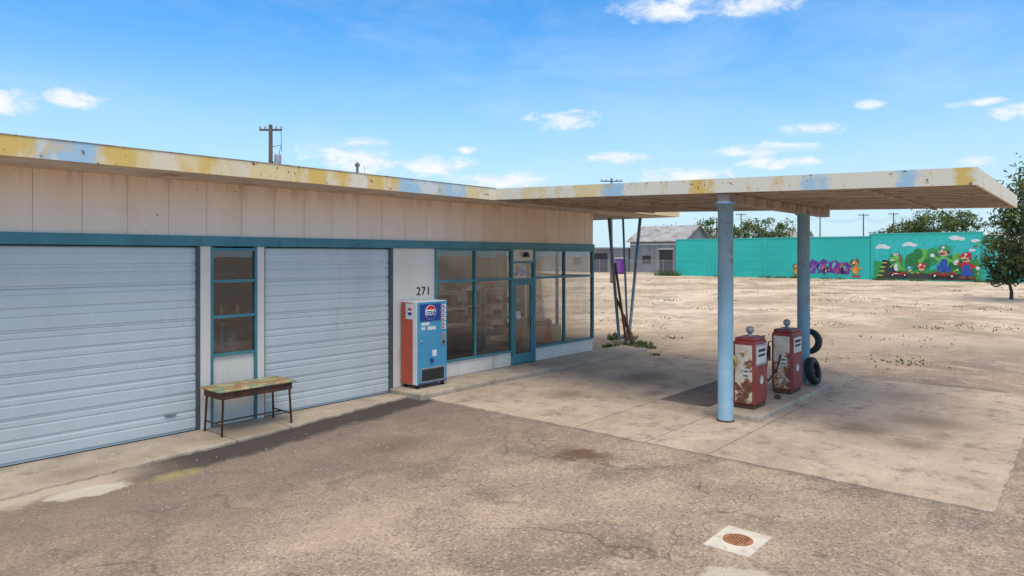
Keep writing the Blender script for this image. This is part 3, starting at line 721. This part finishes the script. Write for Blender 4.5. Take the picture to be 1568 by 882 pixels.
# small flowers and bushes
q = random.Random(8)
for i in range(14): disc(q.uniform(3.2, 10.2), q.uniform(.85, 1.5), .1, .1, q.choice((WH, YE, RD, SK)), 8)
def bodyfig(a, z, s_, cap, suit, shirt, lean=0.):
    # two legs, torso, arms with gloves, head with cap
    disc(a-.2*s_, z+.25*s_, .2*s_, .38*s_, suit); disc(a+.22*s_, z+.25*s_, .2*s_, .38*s_, suit, rot=.2)
    disc(a-.28*s_, z-.08*s_, .28*s_, .13*s_, BR); disc(a+.34*s_, z-.08*s_, .28*s_, .13*s_, BR)
    disc(a+lean*.3, z+.78*s_, .36*s_, .42*s_, shirt); disc(a+lean*.3, z+.66*s_, .27*s_, .32*s_, suit)
    disc(a-.42*s_+lean*.3, z+1.0*s_, .34*s_, .11*s_, shirt, rot=-.7); disc(a-.68*s_, z+1.22*s_, .14*s_, .14*s_, WH)
    disc(a+.45*s_+lean*.3, z+.85*s_, .32*s_, .11*s_, shirt, rot=-.5); disc(a+.74*s_, z+.68*s_, .14*s_, .14*s_, WH)
    h = z+1.48*s_; ax = a+lean*.5
    disc(ax, h, .34*s_, .32*s_, SK); disc(ax+.02*s_, h+.25*s_, .36*s_, .22*s_, cap); disc(ax-.25*s_, h+.14*s_, .3*s_, .08*s_, cap)
    disc(ax-.1*s_, h-.14*s_, .2*s_, .06*s_, BK); disc(ax-.2*s_, h-.02*s_, .11*s_, .09*s_, SK); disc(ax-.1*s_, h+.08*s_, .05*s_, .09*s_, WH); disc(ax+.27*s_, h-.02*s_, .09*s_, .14*s_, BR); disc(ax-.02*s_, h+.3*s_, .09*s_, .09*s_, WH)
def kart(a, z, s_, col):
    mpoly([(a-1.15*s_, z), (a+1.1*s_, z), (a+1.2*s_, z+.35*s_), (a+.5*s_, z+.42*s_), (a+.1*s_, z+.25*s_), (a-.6*s_, z+.38*s_), (a-1.25*s_, z+.22*s_)], col, 'painted_kart')
    for d in (-.75, .8): disc(a+d*s_, z, .3*s_, .3*s_, BK); disc(a+d*s_, z, .12*s_, .12*s_, WH)
    disc(a-.3*s_, z+.18*s_, .35*s_, .07*s_, WH)
# green dinosaur on its kart
kart(2.6, .62, .8, RD)
disc(2.5, 1.6, .38, .6, LG); disc(2.35, 1.5, .2, .42, WH); disc(2.9, 1.35, .5, .13, LG, rot=-.4); disc(2.05, 1.75, .35, .1, LG, rot=.6); disc(1.82, 1.55, .12, .12, LG)
disc(2.4, 2.55, .36, .34, LG); disc(2.0, 2.42, .34, .25, LG); disc(2.0, 2.28, .26, .08, WH); disc(2.42, 2.92, .15, .2, WH); disc(2.2, 2.95, .13, .18, WH); disc(2.4, 2.9, .05, .1, BK); disc(2.19, 2.93, .05, .09, BK)
for dz in (2.8, 2.5, 2.2): disc(2.76, dz, .1, .12, RD)
# mushroom
disc(4.9, 1.35, .28, .28, SK); disc(4.9, 1.7, .46, .32, RD); disc(4.8, 1.8, .13, .13, WH); disc(5.18, 1.66, .08, .1, WH); disc(4.62, 1.62, .07, .09, WH)
disc(3.75, 1.2, .2, .2, SK); disc(3.75, 1.42, .32, .22, (.1, .4, .5)); disc(3.7, 1.48, .09, .09, WH)
kart(6.95, .6, 1.05, RD); bodyfig(7.0, .95, 1.55, GR, BU, LG, .05)
bodyfig(9.15, .55, 1.35, RD, BU, RD, -.1)
# graffiti lettering on long wall
layer[0] = 0; q = random.Random(11)
kw = dict(Yb=29.1, X=88.0)
PU = (.16, .05, .30); PK = (.50, .06, .22); LB = (.12, .25, .60); OR = (.75, .28, .04)
mpoly([(2.0, .6), (4.2, .75), (6.4, .5), (6.8, 1.5), (6.2, 2.1), (5.6, 1.8), (5, 2.3), (4.2, 2.0), (3.6, 2.5), (3.1, 2.0), (2.3, 2.4), (1.6, 1.6)], PU, 'graffiti_base', **kw)
for i in range(22):
    a = 1.8+i*.21; zz = q.uniform(.6, 1.3); sk = q.uniform(-.3, .3)
    mpoly([(a, zz), (a+.16, zz-.1), (a+.12+sk, zz+.3), (a+.35, zz+.1), (a+.3+sk, zz+.6), (a+.12+sk, zz+.85), (a+.08, zz+.5), (a-.12+sk, zz+.6)], q.choice((PK, LB, (.3, .12, .5), BK, PU, (.06, .5, .42))), 'graffiti_letter', **kw)
    if i % 2: mpoly([(a+.08, zz+.2), (a+.16, zz+.1), (a+.26+sk, zz+.45), (a+.2+sk, zz+.55)], q.choice((OR, (.65, .3, .5), WH)), 'graffiti_fill', **kw)
for a, s_ in ((7.2, 1.0), (.4, .75)):
    disc(a, 1.1*s_, .36*s_, .5*s_, OR, **kw); disc(a-.1, 1.9*s_, .38*s_, .36*s_, OR, **kw); disc(a-.42*s_, 2.1*s_, .13*s_, .32*s_, BR, rot=-.5, **kw); disc(a+.22*s_, 2.2*s_, .12*s_, .32*s_, BR, rot=.4, **kw)
    disc(a-.2*s_, 1.98*s_, .1*s_, .14*s_, WH, **kw); disc(a-.2*s_, 1.7*s_, .2*s_, .08*s_, BK, **kw); disc(a-.05, 1.0*s_, .18*s_, .28*s_, YE, **kw); disc(a-.2*s_, .35*s_, .26*s_, .12*s_, RD, **kw); disc(a+.3*s_, .35*s_, .26*s_, .12*s_, RD, **kw)
    disc(a+.5*s_, 1.35*s_, .3*s_, .09*s_, OR, rot=.6, **kw); disc(a-.45*s_, 1.2*s_, .28*s_, .09*s_, OR, rot=-.5, **kw)

# ------------------------------------------------------------------ far buildings
CORR = M('corrugated_grey', (.30, .30, .30), (.21, .21, .22), .6, .6, .1, (.22, .14, .1), .25, True)
RUFR = M('rusty_roof_sheet', (.46, .45, .44), (.36, .34, .32), .4, .6, .1, (.24, .14, .09), .45)
def gable(name, x0, x1, y0, y1, eave, ridge, wm, rm, ov=.5):
    e = empty(name, ((x0+x1)/2, (y0+y1)/2, 0)); xm = (x0+x1)/2
    vs = [(x0, y0, 0), (x1, y0, 0), (x1, y1, 0), (x0, y1, 0), (x0, y0, eave), (x1, y0, eave), (x1, y1, eave), (x0, y1, eave), (xm, y0, ridge), (xm, y1, ridge)]
    mesh('walls', vs, [(0, 1, 5, 8, 4), (1, 2, 6, 5), (2, 3, 7, 9, 6), (3, 0, 4, 7)], wm, e)
    k = (ridge-eave)/(xm-x0); o = ov
    rv = []
    for dz in (.04, .16):
        rv += [(x0-o, y0-o, eave-k*o+dz), (xm, y0-o, ridge+dz), (x1+o, y0-o, eave-k*o+dz), (x0-o, y1+o, eave-k*o+dz), (xm, y1+o, ridge+dz), (x1+o, y1+o, eave-k*o+dz)]
    mesh('roof', rv, [(0, 1, 4, 3), (1, 2, 5, 4), (6, 9, 10, 7), (7, 10, 11, 8), (0, 3, 9, 6), (2, 8, 11, 5), (0, 6, 7, 1), (1, 7, 8, 2), (3, 4, 10, 9), (4, 5, 11, 10)], rm, e)
    return e
e = gable('metal_workshop', 102, 112, 51, 61, 5.3, 7.8, CORR, RUFR)
boxes('openings', [((101.95, 53, 0), (101.99, 55.4, 3.8)), ((101.95, 57, 1.4), (101.99, 58.6, 2.8)), ((105, 50.95, 1.5), (107, 50.99, 3.2))], DARK, e)
boxes('trim', [((101.9, 50.9, 0), (102, 51.1, 5.2)), ((101.93, 52.8, 3.82), (101.99, 55.6, 4.0)), ((101.93, 50.95, 4.6), (101.99, 61, 4.8))], WHITE, e)
boxes('roof_seams', [((101.5, y, 5.1), (101.56, y+.05, 5.3)) for y in (52, 54, 56, 58, 60)], RUST, e)
e = gable('gabled_house', 124, 132, 57, 63, 5.6, 8.0, WHITE, RUFR)
boxes('windows', [((123.95, 59, 3.5), (123.99, 60.4, 4.8))], DARK, e)
e = empty('lean_to_shed', (98, 70, 0))
box('walls', (98, 61.4, 0), (106, 82, 4.0), CORR, e); box('roof', (97.4, 61.35, 4.0), (106.4, 82.4, 4.2), RUFR, e)
boxes('openings', [((97.95, 63, 0), (97.99, 66, 3.2)), ((97.95, 68.4, 1.2), (97.99, 70, 2.5))], DARK, e)
sid = M('pale_siding', (.62, .58, .53), None, .5)
for (x0, y0, w_, d_, h_, mt) in ((135, 40, 8, 10, 5.5, sid), (140, 29, 8, 6, 5.0, WHITE), (120, -2, 9, 9, 4.6, BEIGE), (104, 5.8, 8, 4.6, 5.0, sid), (150, 48, 10, 9, 7.0, sid)):
    e = gable('distant_house', x0, x0+w_, y0, y0+d_, h_*.72, h_*1.15, mt, RUFR)
    boxes('windows', [((x0-.05, y0+d_*f, 1.2), (x0-.01, y0+d_*f+1.2, 2.5)) for f in (.15, .6)], DARK, e)
e = empty('portable_toilet', (90, 55.5, 0)); PUR = M('purple_plastic', (.16, .03, .26), None, 2, .5, 0)
box('cabin', (89.4, 54.9, .1), (90.6, 56.1, 2.3), PUR, e, .05); box('roof', (89.3, 54.8, 2.3), (90.7, 56.2, 2.5), sid, e, .08)
box('door', (89.37, 55.1, .2), (89.395, 55.9, 2.1), M('purple_door', (.25, .07, .36), None, 2, .5, 0), e); box('base', (89.3, 54.8, 0), (90.7, 56.2, .1), DARK, e)
def chain():
    m, t, b = newmat('chain_link_mesh'); p = t.pos(); s = t.sep(p)
    tr = t.N.new('ShaderNodeBsdfTransparent'); mx = t.N.new('ShaderNodeMixShader')
    d1 = t.math('FRACT', t.math('MULTIPLY', t.math('ADD', s[1], s[2]), 7)); d2 = t.math('FRACT', t.math('MULTIPLY', t.math('SUBTRACT', s[1], s[2]), 7))
    k = t.math('MAXIMUM', t.math('LESS_THAN', d1, .13), t.math('LESS_THAN', d2, .13))
    b.inputs['Base Color'].default_value = (.35, .36, .37, 1)
    t.link(k, mx.inputs[0]); t.link(tr.outputs[0], mx.inputs[1]); t.link(b.outputs[0], mx.inputs[2]); t.link(mx.outputs[0], t.N['Material Output'].inputs[0]); return m
e = empty('chain_link_fence', (91, 60, 0))
mesh('mesh', [(91, 46, .05), (91, 74, .05), (91, 74, 2.1), (91, 46, 2.1)], [(0, 1, 2, 3)], chain(), e)
tubes('posts', [([(91, 46+i*2.8, 0), (91, 46+i*2.8, 2.25)], .04) for i in range(11)]+[([(91, 46, 2.12), (91, 74, 2.12)], .025)], STEEL, e, 6)
def upole(x, y, h, arm=1.1, can=False, ang=0.0):
    e = empty('utility_pole', (x, y, 0))
    tube('shaft', [(x, y, 0), (x, y, h)], [.17, .11] if can else [.15, .09], WOOD, e, 10)
    ca, sa = math.cos(ang), math.sin(ang)
    z, a = h-.3, arm
    tube('crossarm', [(x-ca*a, y-sa*a, z), (x+ca*a, y+sa*a, z)], .06, WOOD, e, 4)
    for f in (-.95, -.5, .5, .95): lathe('insulator', [(.05, 0), (.07, .06), (.04, .16), (0, .17)], (x+ca*a*f, y+sa*a*f, z+.06), STEEL, e, 8)
    if can:
        lathe('transformer', [(.0, 0), (.18, .02), (.2, .1), (.2, .7), (.16, .78), (.0, .8)], (x+ca*.42, y+sa*.42, h-2.5), STEEL, e, 16)
        tubes('brackets', [([(x, y, h-2.2), (x+ca*.4, y+sa*.4, h-2.2)], .04), ([(x, y, h-1.3), (x+ca*.6, y+sa*.6, h-1.2), (x+ca*.5, y+sa*.5, h-1.7)], .02), ([(x+ca*.6, y+sa*.6, h-.3), (x+ca*.65, y+sa*.65, h-1.6)], .015)], CABLE, e, 5)
    return e
AN = R(-49.3)
upole(21.1, 36.8, 10.5, .65, True, AN); upole(36.6, 49.4, 11.0, .2, True, AN)
upole(59.7, 37.9, 10.75, 1.1, False, AN)
for x, y, h in ((117.2, 47.7, 10.3), (126.3, 37.2, 10), (131.2, 31.4, 10.2), (134.7, 27.4, 10.4), (123.9, 55.2, 10), (140, 18, 10.5), (150, 66, 9)): upole(x, y, h, .9, False, AN)
wl = []
def wire(a, b, sag=.8, r=.014):
    a, b = Vector(a), Vector(b); pts = []
    for i in range(17):
        f = i/16; p = a.lerp(b, f); p.z -= sag*4*f*(1-f); pts.append(p)
    wl.append((pts, r))
for dz in (0, .35):
    wire((123.9, 55.2, 9.4+dz), (117.2, 47.7, 9.5+dz)); wire((117.2, 47.7, 9.5+dz), (126.3, 37.2, 9.4+dz)); wire((126.3, 37.2, 9.4+dz), (131.2, 31.4, 9.4+dz))
    wire((131.2, 31.4, 9.4+dz), (134.7, 27.4, 9.5+dz)); wire((134.7, 27.4, 9.5+dz), (140, 18, 9.5+dz)); wire((150, 66, 8.6+dz), (123.9, 55.2, 9.4+dz))
wire((36.6, 49.4, 9.5), (21.1, 36.8, 9.0), 1.0, .006)
tubes('power_lines', wl, CABLE, None, 4)

# ------------------------------------------------------------------ world, sun
SUN_EL = 64; sh = Vector((-.5, -.7)).normalized()
sd = Vector((sh.x*math.cos(R(SUN_EL)), sh.y*math.cos(R(SUN_EL)), math.sin(R(SUN_EL))))
w = bpy.data.worlds.new('World'); scene.world = w; w.use_nodes = True
t = NT(w.node_tree); bg = t.N['Background']
sky = t.N.new('ShaderNodeTexSky'); sky.sky_type = 'NISHITA'; sky.sun_disc = False
sky.sun_elevation = R(SUN_EL); sky.sun_rotation = math.atan2(sd.x, sd.y)
sky.air_density = 1.0; sky.dust_density = .6; sky.ozone_density = 1.5
tc = t.N.new('ShaderNodeTexCoord'); dv = tc.outputs['Generated']; s = t.sep(dv)
az = t.math('MULTIPLY', t.math('ARCTAN2', s[1], s[0]), 57.2958)
el = t.math('MULTIPLY', t.math('ARCSINE', s[2]), 57.2958)
clouds = [(35.7, 11.1, 3.5, .9), (16.7, 9.6, 2.5, .6), (20.4, 8.3, 3.8, .6), (19.0, 7.25, 3.3, .5), (31.9, 8.0, 2.4, .5), (53.3, 7.9, 4.2, 1.3), (46.9, 7.4, 3.2, .9), (42, 6.3, 4.2, .8),
          (26.9, 6.5, 4.2, .7), (73.1, 10.9, 1.9, .65), (13.3, 11.1, 1.1, .45), (6.3, 10.5, 1.7, .35), (28, 19.5, 4.4, 1.1), (20.7, 19.2, 3.8, 1.0), (4.1, 9.7, 1.8, .6), (77.4, 10.3, 2, .9), (6.7, 6.5, 1.9, .4), (44.5, 8.8, .9, .35), (-12, 12, 5, 1.5)]
acc = None
for a0, e0, wa, we in clouds:
    a = t.math('MULTIPLY_ADD', az, 1/wa, -a0/wa); b = t.math('MULTIPLY_ADD', el, 1/we, -e0/we)
    d = t.math('MULTIPLY_ADD', a, a, t.math('MULTIPLY', b, b))
    acc = d if acc is None else t.math('MINIMUM', acc, d)
acc = t.math('MAXIMUM', t.math('SUBTRACT', 1.0, acc), -1.0)
nz = t.noise(t.scale(dv, (1, 1, 2.2)), 20, 8, .66, .5)
val = t.math('ADD', t.math('MULTIPLY', acc, .62), t.math('MULTIPLY', t.math('SUBTRACT', nz, .5), 3.0))
cmk = t.sm(val, -.15, .85, 0, .95)
hz = t.sm(t.noise(t.scale(dv, (1, 1, 3)), 4, 5, .6, .5), .40, .78, 0, .24)
base = t.mix(1.0, sky.outputs[0], (.42, 1.06, 1.50), 'MULTIPLY')
base = t.mix(hz, base, (5.0, 5.9, 6.5))
base = t.mix(t.sm(el, 20, 0, 0, .84), base, (4.7, 5.65, 6.35))
base = t.mix(t.sm(el, 24, 50, 0, .85), base, (7.4, 6.9, 6.3))     # bright haze added overhead, out of frame, as neutral fill light
shade = t.mix(t.sm(nz, .4, .7), (5.8, 6.2, 6.6), (6.8, 6.8, 6.8))
c = t.mix(cmk, base, shade)
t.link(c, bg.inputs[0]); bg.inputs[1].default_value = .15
ld = bpy.data.lights.new('sun', 'SUN'); ld.energy = 2.0; ld.angle = R(32); ld.color = (1, .93, .83)
lo = bpy.data.objects.new('sun', ld); lo.rotation_euler = sd.to_track_quat('Z', 'Y').to_euler(); lo.location = (0, 0, 30); scene.collection.objects.link(lo)

# ------------------------------------------------------------------ camera
cam = bpy.data.cameras.new('camera'); co = bpy.data.objects.new('camera', cam); scene.collection.objects.link(co)
co.location = (0, 0, 2.85); co.rotation_euler = (R(90), 0, R(40.7-90)); cam.sensor_width = 36; cam.lens = 24; cam.shift_y = -.0319
cam.clip_end = 4000; cam.clip_start = .05
scene.camera = co
scene.view_settings.view_transform = 'Standard'; scene.view_settings.look = 'None'; scene.view_settings.exposure = 0
